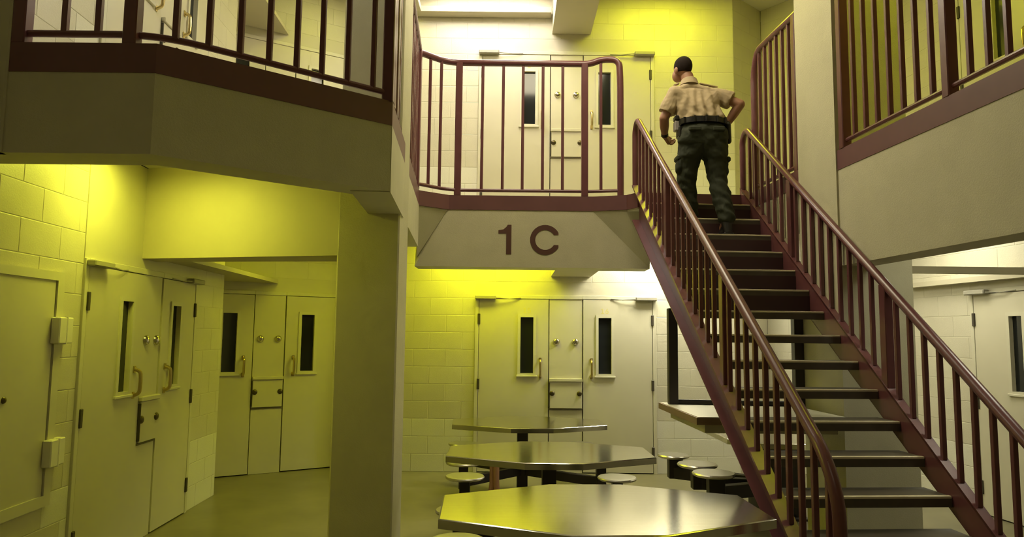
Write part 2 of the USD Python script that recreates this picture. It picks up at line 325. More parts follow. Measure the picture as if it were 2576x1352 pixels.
# the beam lettered 1C: vertical face with fillets that lean out to the cut corners of the walkway
yb = 7.54
F = [(-1.04, yb, 2.40), (1.47, yb, 2.40), (0.86, yb, BZ), (-0.70, yb, BZ)]
beam = hull([(-1.04, yb, 2.40), (1.47, yb, 2.40), (0.86, yb, BZ), (-0.70, yb, BZ), (-1.04, yb + 0.3, 2.40), (1.47, yb + 0.3, 2.40), (1.47, yb + 0.3, BZ), (-1.04, yb + 0.3, BZ)])
filL = hull([(-0.70, yb, BZ), (-1.02, yb, 2.50), (-0.985, 7.31, BZ), (-0.985, 7.31, BZ - 0.02), (-1.02, yb + 0.2, BZ), (-1.02, yb + 0.2, 2.5)])
filR = hull([(0.86, yb, BZ), (1.47, yb, 2.40), (1.47, yb + 0.2, 2.4), (1.47, yb + 0.2, BZ), (1.21, 7.44, BZ), (1.21, 7.44, BZ - 0.02), (1.47, 7.44, BZ), (1.47, 7.44, BZ - 0.02)])
bm = thing('concrete_beam', (0, 0, 0), kind='structure', label='tan concrete beam lettered 1 C under the middle landing')
obj('beam', cat(beam), 'concrete', bm, smooth=False)
obj('fillet', filL, 'concrete', bm, smooth=False); obj('fillet', filR, 'concrete', bm, smooth=False)
def letter(name, poly, x, z, label):
    v = vprism(poly, -0.004, 0.002); obj(name, moved(v, (x, yb, z)), 'letter', bm, smooth=False, label=label)
# the numeral 1 with a flat flag, and a wide C, 0.32 m tall
one = Polygon([(0.085, 0), (0.14, 0), (0.14, 0.318), (0.10, 0.318), (0.085, 0.295), (0.055, 0.268), (0.0, 0.258), (0.0, 0.222), (0.085, 0.222)])
letter('numeral', one, -0.150, 2.54, 'maroon numeral 1 painted on the beam')
ang = np.radians(np.linspace(37, 323, 48)); ro, ri = 0.162, 0.107
cc = [(1.0 * ro * math.cos(a), 1.0 * ro * math.sin(a)) for a in ang] + [(ri * math.cos(a), ri * math.sin(a)) for a in ang[::-1]]
cpoly = Polygon(cc)
cpoly = cpoly.union(sbox(0.07, -0.125, 0.142, -0.055).intersection(Polygon([(ro * math.cos(a), ro * math.sin(a)) for a in np.linspace(0, 6.28, 60)]).difference(shapely.Point(0, 0).buffer(ri)))).union(sbox(0.07, 0.055, 0.142, 0.125).intersection(shapely.Point(0, 0).buffer(ro).difference(shapely.Point(0, 0).buffer(ri))))
letter('capital', cpoly, 0.352, 2.698, 'maroon capital C painted on the beam')
obj('concrete_fascia', strip([(2.474 + (7.30 - 5.56) * 0.0669, 5.56), (2.85, 1.68)], 0.0, 0.25, 2.25, BZ), 'concrete', kind='structure', label='long olive concrete fascia below the right balcony')
obj('concrete_fascia', strip([(2.474, 7.30), (2.548, 6.2)], 0.0, 0.2, 2.6, BZ), 'concrete', kind='structure', label='short concrete fascia beside the stair head')
obj('concrete_column', bx(-1.318, -0.852, 5.3, 5.74, 0, CEIL, 0.012), 'concrete', kind='structure', label='square olive concrete column in the middle of the view')
obj('concrete_column', bx(-2.93, -2.632, 3.572, 3.64, 2.585, CEIL, 0.008), 'concrete', kind='structure', label='concrete pilaster cut off by the left edge of the view')
rc = Polygon([(2.535, 6.2), (2.576, 5.56), (3.15, 5.56), (3.15, 6.2)])
obj('concrete_column', prism(rc, 0, CEIL), 'concrete', kind='structure', label='tan concrete column behind the staircase on the right')
# cross beams between the bays
for z0, z1, lv in ((2.42, 3.0, 'lower'), (5.59, CEIL, 'upper')):
    obj('cross_beam', bx(0.49, 0.99, 7.86 if lv == 'lower' else 7.6, 8.905, z0, z1), 'soffit', kind='structure', label=f'{lv} concrete cross beam meeting the back wall between its two doors')
for z0, z1, lv in ((2.26, 3.0, 'lower'), (FF + 2.26, CEIL, 'upper')):
    obj('cross_beam', prism([(-2.985, 5.70), (-1.30, 5.302), (-1.30, 5.74), (-2.995, 5.95)], z0, z1), 'soffit', kind='structure', label=f'{lv} deep cross beam from the left wall to the centre column')
    zs = z0 + 0.02
    obj('light_cove_shelf', prism([(-3.005, 5.952), (-2.77, 5.945), (-2.872, 8.71), (-3.42, 8.37), (-3.06, 7.53)], zs, zs + 0.045), 'soffit', kind='structure', label=f'{lv} triangular light cove shelf over the back left doors')
    if lv == 'lower': obj('light_cove_shelf', prism([(4.36, 7.95), (4.48, 7.95), (4.70, 6.3), (4.58, 6.3)], 2.245, 2.295), 'soffit', kind='structure', label='narrow light cove ledge along the lower right wall')
    if lv == 'lower': obj('light_cove_shelf', bx(3.152, 4.715, 6.2, 6.27, z0 - 0.0, z0 + 0.06), 'soffit', kind='structure', label='thin light cove edge across the lower right bay')
obj('light_cove_edge', cat(bx(-1.30, 0.47, 8.74, 8.90, 5.80, 5.875, 0.004), bx(-1.30, -1.20, 7.5, 8.74, 5.80, 5.875, 0.004)), 'soffit', kind='structure', label='thin light cove edge along the top of the upper back wall')

# maroon steel edge bands of the walkway
for n, (pts, label) in enumerate(((FASCIA_LEFT, 'maroon steel edge band along the left balcony'), (FASCIA_MID, 'maroon steel edge band over the lettered beam'), (STAIR_TOP, 'maroon steel edge band at the head of the stairs'), ([(2.474, 7.30), (2.548, 6.2)], 'maroon steel edge band beside the stair head'), ([(2.5904, 5.56), (2.85, 1.68)], 'maroon steel edge band along the right balcony'))):
    obj(f'trim_{n + 1}', strip(pts, -0.004, 0.012, BZ, FF + 0.004), 'band', kind='structure', label=label)
    
# ------------------------------------------------------------------ lamps
def lamp(name, x0, x1, y0, y1, z, color, power, label, grp=None):
    cx, cy = (x0 + x1) / 2, (y0 + y1) / 2
    t = thing('ceiling_light', (cx, cy, z), 0, label=label, cat='ceiling light', group=grp)
    w, d = (x1 - x0) / 2, (y1 - y0) / 2
    obj('housing', bx(-w - 0.04, w + 0.04, -d - 0.04, d + 0.04, -0.05, -0.002, 0.006), 'housing', t)
    lens = mat('lens_' + name, (0.8, 0.8, 0.75), 0.4, emit=(color, LIGHT[name]))
    obj('lens', bx(-w, w, -d, d, -0.066, -0.051, 0.004), lens, t, label='glowing lens')
lamp('left_low', -2.78, -2.2, 4.65, 5.1, 3.0, (0.94, 0.96, 0.085), 0, 'yellow lamp hidden behind the left balcony fascia')
lamp('left_low_back', -2.7, -2.0, 7.3, 7.9, 3.0, YELLOW, 0, 'yellow lamp behind the deep cross beam at the lower left')
lamp('mid_low_yellow', -0.9, 0.3, 8.25, 8.6, 3.0, YELLOW, 0, 'yellow lamp over the lower back doors, behind the lettered beam')
lamp('mid_low_white', 1.35, 2.45, 8.3, 8.65, 3.0, WHITE, 0, 'white lamp over the lower back doors, right of the cross beam')
lamp('right_low', 3.5, 4.3, 6.6, 7.3, 3.0, WHITE, 0, 'white lamp under the right balcony')
lamp('right_low_front', 3.1, 3.9, 4.1, 4.6, 3.0, WHITE, 0, 'white lamp at the near side under the right balcony')
lamp('left_up', -2.1, -1.3, 4.3, 4.8, CEIL, WHITE, 0, 'white lamp over the left balcony')
lamp('left_up_back', -2.2, -1.5, 7.8, 8.3, CEIL, YELLOW, 0, 'yellow lamp at the back of the left balcony')
lamp('mid_up_white', -1.05, 0.35, 7.75, 8.65, CEIL, (1.0, 0.91, 0.80), 0, 'broad white ceiling lamp over the upper back doors')
lamp('mid_up_yellow', 1.45, 2.4, 7.9, 8.4, CEIL, YELLOW, 0, 'yellow ceiling lamp over the head of the stairs')
lamp('right_up', 3.3, 4.2, 4.3, 4.9, CEIL, YELLOW, 0, 'yellow ceiling lamp over the right balcony')
lamp('hall', -0.3, 1.5, 5.2, 6.8, CEIL, WARM, 0, 'broad warm ceiling lamp high over the tables')
lamp('hall_near', -0.4, 1.6, -1.6, -0.4, CEIL, WARM, 0, 'warm ceiling lamp above the near end of the hall')

# ------------------------------------------------------------------ railings
RAIL_H = 1.49
def railing(name_label, path, posts, balusters, top, group=None, bottom=True, zb=0.065, bottom_path=None, onto=None):
    """path: plan polyline on the walkway edge; posts and balusters: plan points; top: 3-D polyline or None."""
    t = onto or thing('guard_railing', (0, 0, 0), label=name_label, cat='railing', group=group)
    for q in posts:
        h = q[2] if len(q) > 2 else FF + RAIL_H
        obj('post', bx(q[0] - 0.036, q[0] + 0.036, q[1] - 0.036, q[1] + 0.036, FF, h, 0.006), 'maroon', t)
    for q in balusters:
        h = q[2] if len(q) > 2 else FF + RAIL_H
        obj('baluster', bx(q[0] - 0.0155, q[0] + 0.0155, q[1] - 0.0155, q[1] + 0.0155, FF + zb, h, 0.003), 'maroon', t)
    if bottom: obj('bottom_rail', tube(rounded([(*p, FF + zb) for p in (bottom_path or path)], 0.22), 0.019, 10), 'maroon', t)
    if top is not None: obj('top_rail', tube(top, 0.036, 12), 'maroon', t)
    return t
in_ = 0.03
pl = offset_line(FASCIA_LEFT, in_)
def along(a, b, s): a, b = np.array(a), np.array(b); return tuple(a + (b - a) / np.linalg.norm(b - a) * s)
bals = [(-2.376, pl[0][1]), (-2.199, pl[0][1])] + [along(pl[1], pl[2], s) for s in (0.085, 0.255, 0.425, 0.59, 0.755, 0.915, 1.085, 1.262)]
posts = [(-2.60, pl[0][1]), (-2.018, pl[0][1]), along(pl[1], pl[2], 1.375)]
gr = railing('maroon guard railing bending from the left balcony past the column to the lettered beam', None, posts, bals, rounded([(*pl[0], FF + RAIL_H), (*pl[1], FF + RAIL_H), (*along(pl[1], pl[2], 1.40), FF + RAIL_H)], 0.25), bottom_path=[(-2.60, pl[0][1]), tuple(pl[1]), along(pl[1], pl[2], 1.40), along(pl[2], pl[3], 0.08)])
q3 = lambda s: along(pl[2], pl[3], s)
railing('', None, [q3(0.12), q3(0.33), q3(2.72)], [q3(s) for s in np.arange(0.5, 2.7, 0.17)], rounded([(*q3(0.05), FF + RAIL_H), (*q3(2.8), FF + RAIL_H)], 0.1), bottom_path=[q3(0.08), q3(2.76)], onto=gr)
pm = offset_line(FASCIA_MID, in_)
ym = pm[1][1]
top = rounded([(*along(pl[2], pl[3], 2.83), FF + RAIL_H + 0.01), (pm[1][0] - 0.02, ym, FF + RAIL_H), (0.83, ym, FF + RAIL_H), (0.96, ym - 0.02, FF + RAIL_H + 0.045), (1.145, ym - 0.06, FF + RAIL_H + 0.03), (1.155, ym - 0.07, FF + RAIL_H - 0.2), (1.155, ym - 0.07, FF)], 0.14)
railing('', None, [(-0.60, ym), (0.775, ym)], [(-0.90, 7.41), (-0.79, 7.49), (-0.342, ym), (-0.116, ym), (0.10, ym), (0.318, ym), (0.535, ym), (0.95, ym - 0.02)], top, bottom_path=[along(pl[2], pl[3], 2.76), (pm[1][0], ym), (0.86, ym), (1.15, ym - 0.07)], onto=gr)
ps = [(2.474 + 0.05, 7.25), (2.548 + 0.05, 6.24)]
sg = lambda s: along(ps[0], ps[1], s)
h = FF + RAIL_H
top = rounded([(*sg(0.0), FF), (*sg(0.0), h - 0.22), (*sg(0.10), h), (*sg(1.0), h)], 0.16)
railing('maroon guard railing between the stair head and the right column', None, [sg(0.94)], [(*sg(s), h) for s in (0.14, 0.27, 0.40, 0.53, 0.66, 0.79)], top, bottom_path=[sg(0.0), sg(0.98)])
pr_ = [(2.5904 + 0.03, 5.53), (2.85 + 0.03, 1.68)]
rg = lambda y: along(pr_[0], pr_[1], 5.53 - y)
railing('maroon guard railing along the right balcony', None, [rg(5.49), rg(4.27), rg(2.95), rg(1.75)], [rg(y) for y in (5.34, 5.19, 5.04, 4.885, 4.735, 4.585, 4.43, 4.09, 3.94, 3.79, 3.64, 3.48, 3.32, 3.16, 2.78, 2.62, 2.46)], [(*rg(5.5), h), (*rg(1.7), h)], bottom_path=[rg(5.5), rg(1.7)])

# ------------------------------------------------------------------ staircase
TH, RUN, RISE, NR = -0.069, 0.237, 0.189, 17
st = thing('staircase', (2.399, 7.365, 0), -TH, label='straight maroon steel staircase rising to the upper walkway', cat='staircase')
nz = lambda k: (NR - k) * RISE                                          # nosing height of tread k; x = along the tread (right edge 0), y = uphill
SW = -1.07
for k in range(1, NR):
    y = -k * RUN; z = nz(k)
    tr = obj('tread', cat(bx(SW, 0.0, y + 0.012, y + 0.262, z - 0.022, z, 0.003), bx(SW, 0.0, y + 0.002, y + 0.014, z - 0.062, z - 0.002, 0.002), bx(SW, 0, y + 0.25, y + 0.262, z - 0.045, z - 0.02)), 'tread', st)
    obj('nosing', bx(SW + 0.002, -0.002, y, y + 0.03, z - 0.013, z + 0.003, 0.003), 'nosing', tr, label='worn bright nosing strip')
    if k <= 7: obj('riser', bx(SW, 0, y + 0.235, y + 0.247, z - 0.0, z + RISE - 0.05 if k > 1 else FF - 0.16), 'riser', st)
tilt = 0.0072
def slope_plate(x0, x1, lo, hi, k0=-0.1, k1=16.9):
    """A plate in the plane of the stair string: lo and hi are heights over the nosing line."""
    pts = []
    for k in (k0, k1):
        for x in (x0, x1):
            for o in (lo, hi): pts.append((x, -k * RUN, max(nz(k) + o + tilt * k, 0.0)))
    return hull(pts)
for side, xi, xo in (('right', 0.0, 0.06), ('left', SW, SW - 0.085)):
    s = 1 if side == 'right' else -1
    obj('stringer', slope_plate(xi, xi + s * 0.012, -0.36, 0.02), 'maroon', st)
    sp = stage.GetPrimAtPath(str(st.GetPath()) + '/stringer' + ('' if side == 'right' else '_001'))
    obj('flange', slope_plate(xi, xo, 0.005, 0.025), 'maroon', sp)
    obj('flange', slope_plate(xi, xo, -0.36, -0.34), 'maroon', sp)
def stair_rail(x, label, rail_h, top_k, low_k, posts, n, gap):
    hz = lambda k, o: nz(k) + o + tilt * k
    b0 = 0.026
    P = lambda k, o: (x, -k * RUN, hz(k, o))
    path = [(x, -top_k * RUN + 0.05, hz(top_k, b0)), (x, -top_k * RUN + 0.05, hz(top_k, rail_h) - 0.14), P(top_k + 0.25, rail_h), P(low_k - 0.3, rail_h), (x, -low_k * RUN - 0.055, hz(low_k, rail_h) - 0.16), (x, -low_k * RUN - 0.055, 0.0 if low_k > 15 else hz(low_k, b0))]
    t = obj('handrail', tube(rounded(path, 0.15), 0.032, 12), 'maroon', st, label=label)
    for k in posts:
        obj('post', bx(x - 0.03, x + 0.03, -k * RUN - 0.036, -k * RUN + 0.036, hz(k, b0 - 0.03), hz(k, rail_h), 0.005), 'maroon', t)
    for i, k in enumerate(np.arange(top_k + 0.55, low_k - 0.1, gap)):
        if any(abs(k - q) < 0.28 for q in posts): continue
        obj('baluster', bx(x - 0.0145, x + 0.0145, -k * RUN - 0.0145, -k * RUN + 0.0145, hz(k, b0 - 0.01), hz(k, rail_h), 0.003), 'maroon', t)
stair_rail(SW - 0.035, 'maroon tube handrail on the left side of the staircase', 0.755, -0.1, 16.0, (4.6, 10.2), 24, 0.592)
stair_rail(0.035, 'maroon tube handrail on the right side of the staircase', 0.715, 0.15, 16.0, (4.5, 10.28), 24, 0.592)

# ------------------------------------------------------------------ tables
def table_top(pts, z, th, inset=0.008):
    c = np.mean(pts, 0); P = np.array(pts, float)
    shr = lambda d: c + (P - c) * (1 - d / np.linalg.norm(P - c, axis=1, keepdims=True))
    return hull([(*q, z) for q in shr(inset)] + [(*q, z - inset * 0.6) for q in P] + [(*q, z - th) for q in P])
OCT = np.array([(-0.80, -0.25), (-0.21, -0.53), (0.21, -0.53), (0.80, -0.25), (0.80, 0.25), (0.21, 0.53), (-0.21, 0.53), (-0.80, 0.25)])
def dining_table(cx, cy, rz, label, sc=1.0, seats=((-0.69, 0.60), (0.64, 0.60), (-0.67, -0.60), (0.67, -0.60)), legs=((-0.1, 0.1), (0.14, 0.1))):
    t = thing('dining_table', (cx, cy, 0), rz, label=label, cat='table')
    obj('tabletop', cat(table_top(OCT * sc, 0.762, 0.048)), 'steel', t, smooth=20, label='brushed stainless steel octagonal top')
    for lx, ly in legs:
        obj('pedestal', cat(bx(lx - 0.055, lx + 0.055, ly - 0.055, ly + 0.055, 0.0, 0.714, 0.004), bx(lx - 0.12, lx + 0.12, ly - 0.14, ly + 0.14, 0.0, 0.015, 0.003)), 'dark', t)
    for i, (sx, sy) in enumerate(seats):
        l = legs[0] if sx < 0 else legs[-1]
        d = np.array([sx, sy]) - l; e = d / np.linalg.norm(d)
        arm = obj('seat_arm', cat(bar((l[0] + e[0] * 0.05, l[1] + e[1] * 0.05, 0.26), (sx, sy, 0.26), 0.06, 0.09), bx(sx - 0.045, sx + 0.045, sy - 0.045, sy + 0.045, 0.20, 0.425, 0.004)), 'dark', t)
        obj('seat', moved(lathe([(0, 0.425), (0.155, 0.425), (0.168, 0.432), (0.172, 0.443), (0.165, 0.452), (0.14, 0.455), (0, 0.452)]), (sx, sy, 0)), 'seat', t, label='round steel seat disc')
    return t
dining_table(0.49, 3.935, math.radians(2.5), 'nearest stainless steel octagonal table at the bottom of the view', 1.07, seats=((-0.78, 0.48), (0.72, 0.62), (-0.67, -0.6), (0.67, -0.6)))
dining_table(0.31, 5.745, math.radians(1.0), 'middle stainless steel octagonal table between two others', legs=((0.0, 0.0),))
dining_table(0.19, 7.66, math.radians(3.0), 'farthest stainless steel octagonal table before the back doors', legs=((-0.06, 0.0),))
obj('bent_pipe', cat(tube(rounded([(-0.13, 7.02, 0.45), (-0.13, 7.02, 0.25), (-0.10, 7.02, 0.0)], 0.06), 0.03, 10), tube(rounded([(-0.17, 7.05, 0.42), (-0.17, 7.05, 0.22), (-0.22, 7.03, 0.0)], 0.06), 0.027, 10)), 'tan_pipe', label='tan bent pipe legs seen under the middle table', cat='pipe')

# a smaller table with fixed stools behind the stairs
t4 = thing('dining_table', (2.43, 6.98, 0), 0.0, label='small steel table with fixed round stools, half hidden behind the staircase', cat='table')
obj('tabletop', table_top([(-0.46, -0.42), (-0.2, -0.70), (0.2, -0.70), (0.46, -0.42), (0.46, 0.42), (0.2, 0.70), (-0.2, 0.70), (-0.46, 0.42)], 0.762, 0.048), 'steel', t4, smooth=20)
obj('pedestal', cat(bx(-0.09, 0.27, -0.2, 0.16, 0, 0.714, 0.005), bx(-0.16, 0.34, -0.27, 0.23, 0, 0.02)), 'dark', t4)
for sx, sy, r in ((-0.705, 0.67, 0.168), (-0.59, 0.14, 0.195), (-0.56, -0.32, 0.195)):
    obj('seat_arm', cat(bx(sx - 0.055, sx + 0.09, sy - 0.055, sy + 0.055, 0.20, 0.41, 0.004), bar((sx, sy, 0.26), (-0.03, sy * 0.3, 0.26), 0.10, 0.12)), 'dark', t4)
    obj('seat', moved(lathe([(0, 0.41), (r - 0.02, 0.41), (r - 0.004, 0.42), (r, 0.433), (r - 0.01, 0.444), (0, 0.447)]), (sx, sy, 0)), 'seat', t4, label='round steel seat disc')

# shelf hung on dark posts under the stairs
ct = thing('hanging_shelf', (0, 0, 0), label='brown-edged shelf hung on dark steel posts beneath the staircase', cat='shelf')
sp_ = Polygon([(1.335, 6.49), (1.37, 5.30), (2.535, 5.30), (2.475, 6.38)])
obj('shelf_board', prism(sp_.buffer(-0.012, join_style=2), 1.075, 1.091), 'laminate', ct)
obj('shelf_edge', prism(sp_.difference(sp_.buffer(-0.02, join_style=2)), 1.035, 1.087), 'wood', ct, label='brown wooden shelf edge')
obj('apron', prism(sp_.buffer(-0.085, join_style=2).difference(sp_.buffer(-0.11, join_style=2)), 0.965, 1.075), 'soffit', ct)
for px_, ztop in (((1.425, 6.31), 1.93), ((2.495, 6.22), 1.93)):
    obj('post', bx(px_[0] - 0.04, px_[0] + 0.04, px_[1] - 0.04, px_[1] + 0.04, 1.091, ztop, 0.004), 'dark', ct)
obj('bottom_bar', bar((1.425, 6.31, 1.112), (2.495, 6.22, 1.112), 0.045, 0.04), 'dark', ct)

# ------------------------------------------------------------------ the officer
def person():
    t = thing('person', (0, 0, 0), label='person in a tan shirt and dark green trousers climbing the stairs, seen from behind', cat='person')
    def chain(*js):
        out = []
        for (a, ra), (b, rb) in zip(js[:-1], js[1:]):
            pts = [np.array(c) + r * d for c, r in ((a, ra), (b, rb)) for d in SPH]
            out.append(Manifold.hull_points(np.array(pts)))
        return out
    def ell(c, r, rot=0.0):
        v = SPH * np.array(r); ca, sa = math.cos(rot), math.sin(rot)
        return Manifold.hull_points(np.stack([v[:, 0] * ca - v[:, 1] * sa, v[:, 0] * sa + v[:, 1] * ca, v[:, 2]], 1) + np.array(c))
    def blend(ms, step=0.02, it=8):
        m = ms[0]
        for q in ms[1:]: m = m + q
        v, f, _ = meshkit.arrays(m.refine_to_length(step)); w = trimesh.Trimesh(v, f, process=True); w.merge_vertices()
        trimesh.smoothing.filter_taubin(w, 0.5, 0.53, it); return w
    SPH = np.array(trimesh.creation.icosphere(2, 1.0).vertices)
    V = lambda *a: np.array(a, float)
    Y = 6.82
    head = V(1.69, Y + 0.09, 4.352); neck = V(1.74, Y + 0.06, 4.215)
    chest = V(1.805, Y + 0.03, 3.99); waist = V(1.858, Y + 0.0, 3.79); pelvis = V(1.862, Y, 3.67)
    shL, shR = V(1.605, Y + 0.03, 4.085), V(2.0, Y + 0.03, 4.07)
    elL, elR = V(1.495, Y + 0.06, 3.84), V(2.215, Y - 0.05, 3.955)
    wrL, wrR = V(1.53, Y + 0.20, 3.70), V(2.10, Y + 0.07, 3.76)
    hpL, hpR = V(1.76, Y, 3.60), V(1.96, Y, 3.60)
    knL, knR = V(1.715, Y + 0.09, 3.25), V(2.005, Y + 0.02, 3.215)
    anL, anR = V(1.765, Y + 0.16, 2.905), V(2.062, Y - 0.06, 2.80)
    # body: one continuous figure
    tor = [ell(chest + V(0, 0.01, -0.02), (0.17, 0.085, 0.13)), ell(waist, (0.165, 0.11, 0.14)), ell(pelvis, (0.165, 0.12, 0.12))]
    tor += [Manifold.batch_hull([tor[0], tor[1]]), Manifold.batch_hull([tor[1], tor[2]])]
    hd = [ell(head + V(0, 0.0, 0.025), (0.078, 0.098, 0.10), 0.45), ell(head + V(-0.035, 0.045, -0.045), (0.055, 0.062, 0.07), 0.45)]
    face = V(-0.43, 0.90, 0)                                            # he looks down to the left, away from us
    nose = chain((head + face * 0.098 + V(0, 0, -0.01), 0.012), (head + face * 0.118 + V(0, 0, -0.035), 0.014))
    sidev = V(0.90, 0.43, 0)
    ears = [ell(head - sidev * 0.08 + V(0, 0.0, -0.02), (0.016, 0.026, 0.034), 0.45), ell(head + sidev * 0.08 + V(0, 0, -0.02), (0.016, 0.026, 0.034), 0.45)]
    nk = chain((neck + V(-0.01, 0.01, 0.06), 0.062), (neck, 0.066), (neck + V(0.02, 0.005, -0.1), 0.062))
    def hand(w, d, out, curl, side):
        d = d / np.linalg.norm(d); out = out - d * (out @ d); out /= np.linalg.norm(out); n = np.cross(d, out)
        c = w + d * 0.085; ms = [Manifold.hull_points(np.array([w + a * out * 0.026 + b * n * 0.017 for a in (-1, 1) for b in (-1, 1)] + [c + a * out * 0.042 + b * n * 0.014 for a in (-1, 1) for b in (-1, 1)]))]
        for i, (o, L) in enumerate(((0.033, 0.072), (0.011, 0.082), (-0.011, 0.076), (-0.033, 0.06))):
            p0 = c + out * o - d * 0.012; p1 = p0 + (d * 0.8 + n * curl * 0.5) * L * 0.5; p2 = p1 + (d * 0.35 + n * curl) * L * 0.33; p3 = p2 + (-d * 0.1 + n * curl) * L * 0.25
            ms += chain((p0, 0.0095), (p1, 0.009), (p2, 0.0083), (p3, 0.0075))
        b = w + d * 0.03 + out * 0.03; ms += chain((b, 0.012), (b + d * 0.03 + out * 0.025, 0.011), (b + d * 0.062 + out * 0.022 + n * curl * 0.02, 0.0095))
        return ms
    armL = chain((shL + V(0.02, 0, -0.02), 0.055), (shL * 0.5 + elL * 0.5, 0.052), (elL, 0.047), (elL * 0.6 + wrL * 0.4, 0.046), (wrL, 0.029))
    armR = chain((shR + V(-0.02, 0, -0.02), 0.055), (shR * 0.5 + elR * 0.5, 0.052), (elR, 0.048), (elR * 0.6 + wrR * 0.4, 0.046), (wrR, 0.029))
    handL = hand(wrL, V(0.5, 0.45, -0.42), V(0.2, 0.6, 0.75), 0.8, -1); handR = hand(wrR, V(-0.45, 0.35, -0.65), V(0.1, 0.8, 0.3), 0.7, 1)
    legL = chain((hpL, 0.10), (hpL * 0.5 + knL * 0.5, 0.083), (knL, 0.058), (knL * 0.65 + anL * 0.35, 0.058), (anL, 0.042))
    legR = chain((hpR, 0.10), (hpR * 0.5 + knR * 0.5, 0.083), (knR, 0.058), (knR * 0.65 + anR * 0.35, 0.058), (anR, 0.042))
    ft = chain((anL, 0.04), (anL + V(0, 0.1, -0.03), 0.035)) + chain((anR, 0.04), (anR + V(-0.01, 0.1, -0.06), 0.035))
    obj('body', blend(tor + hd + nose + ears + nk + armL + armR + handL + handR + legL + legR + ft, 0.012, 6), 'skin', t, smooth=True, label='skin of face, neck, arms and hands')
    # hair: a close cropped cap
    hc = head + V(0.004, -0.002, 0.03); cap = ell(hc, (0.086, 0.106, 0.107), 0.45)
    cut = Manifold.cube([0.4, 0.4, 0.4], True).translate(list(head + face * 0.235 + V(0, 0, -0.03)))
    # keep the crown and the back, clear the face, the ears and the neck
    nape = Manifold.hull_points(np.array([hc + V(dx, dy, dz) for dx in (-0.3, 0.3) for dy, dz in ((-0.3, -0.105), (0.3, -0.01), (-0.3, -0.4), (0.3, -0.4))]))
    obj('hair', blend([cap - cut - nape], 0.014, 3), 'hair', t, smooth=40, label='short dark cropped hair')
    # shirt with short sleeves: boxy, bloused over the belt, with a collar
    H = Manifold.batch_hull
    yoke = [ell(shL + V(0.02, 0, 0.005), (.075, .085, .055)), ell(shR + V(-0.02, 0, 0.005), (.075, .085, .055)), ell(neck + V(0.005, -0.01, -0.06), (.10, .085, .045))]
    mid = ell(chest + V(0.01, -0.005, -0.06), (0.228, 0.15, 0.12)); low_ = ell(waist + V(-0.002, -0.005, 0.02), (0.236, 0.158, 0.045))
    ts = [H([yoke[0], yoke[2]]), H([yoke[1], yoke[2]]), H([yoke[0], yoke[1], mid]), H([mid, low_])]
    hemL, hemR = shL * 0.22 + elL * 0.78, shR * 0.36 + elR * 0.64
    for sh_, hem in ((shL, hemL), (shR, hemR)):
        ax = (hem - sh_) / np.linalg.norm(hem - sh_); p = np.cross(ax, [0, 1.0, 0]); p /= np.linalg.norm(p); q = np.cross(ax, p)
        ringp = np.array([hem + ax * o + r * (math.cos(t_) * p + math.sin(t_) * q) for o, r in ((0, 0.085), (-0.03, 0.088)) for t_ in np.linspace(0, 6.283, 17)[:-1]])
        ts.append(Manifold.hull_points(np.vstack([ringp, SPH * [0.083, 0.088, 0.075] + sh_])))
    sh = blend(ts, 0.011, 7); v = np.array(sh.vertices); nrm = np.array(sh.vertex_normals)
    # cloth: folds radiate from the shoulders, run down the back and bunch over the belt
    u = v[:, 0] - 1.83; hgt = (v[:, 2] - 3.8) / 0.32
    wob = meshkit.noise(v * np.array([6, 6, 5])) * 3.5
    body_w = np.clip(1.0 - np.abs(u) / 0.27, 0, 1) ** 0.5
    f1 = np.sin(u * (62 + 30 * np.clip(hgt, 0, 1)) + wob) * np.clip(1.15 - hgt, 0, 1) * np.clip(hgt * 4 + 0.6, 0, 1)
    f2 = np.sin(v[:, 2] * 70 + u * 55 + wob * 1.3) * np.clip(0.55 - hgt, 0, 1)
    f3 = meshkit.fbm(v * np.array([13, 13, 13]), 3) - 0.5
    sh.vertices = v + nrm * (0.014 * f1 * body_w + 0.009 * f2 * body_w + 0.026 * f3)[:, None]
    shirt = obj('shirt', sh, 'shirt', t, smooth=True, label='short-sleeved tan uniform shirt')
    cr = [(neck[0] + 0.004 + r * math.cos(a), neck[1] - 0.012 + r * 1.02 * math.sin(a), neck[2] + z_ - 0.012 * math.sin(a)) for r, z_ in ((0.077, 0.012), (0.071, 0.016), (0.086, -0.045), (0.098, -0.05)) for a in np.linspace(0, 6.283, 25)[:-1]]
    obj('collar', hull(cr), 'shirt', shirt)
    for sx, p0 in ((-1, shL), (1, shR)):
        n0 = V(neck[0] + sx * 0.10, Y + 0.03, neck[2] - 0.045); n1 = p0 + V(sx * 0.02, 0, 0.078)
        obj('epaulette', bar(n0 + V(0, 0, 0.018), n1 + V(0, 0, 0.004), 0.042, 0.014, 0.004), 'shirt', shirt)
    # baggy trousers
    seat_ = ell(pelvis + V(0, -0.005, 0.01), (0.242, 0.16, 0.125)); thL, thR = hpL * 0.62 + knL * 0.38, hpR * 0.62 + knR * 0.38
    eL, eR = ell(thL + V(-0.005, 0, 0), (0.115, 0.125, 0.10)), ell(thR + V(0.005, 0, 0), (0.115, 0.125, 0.10))
    tl = [H([seat_, ell(hpL + V(-0.01, -0.01, 0), (0.135, 0.135, 0.10)), ell(hpR + V(0.01, -0.01, 0), (0.135, 0.135, 0.10))]), H([seat_, eL]), H([seat_, eR])]
    for th, kn, an, dx in ((thL, knL, anL, 0), (thR, knR, anR, 0.02)):
        tl += chain((th, 0.112), (kn, 0.093), (kn * 0.5 + an * 0.5, 0.087), (an + V(0, 0, dx), 0.076))
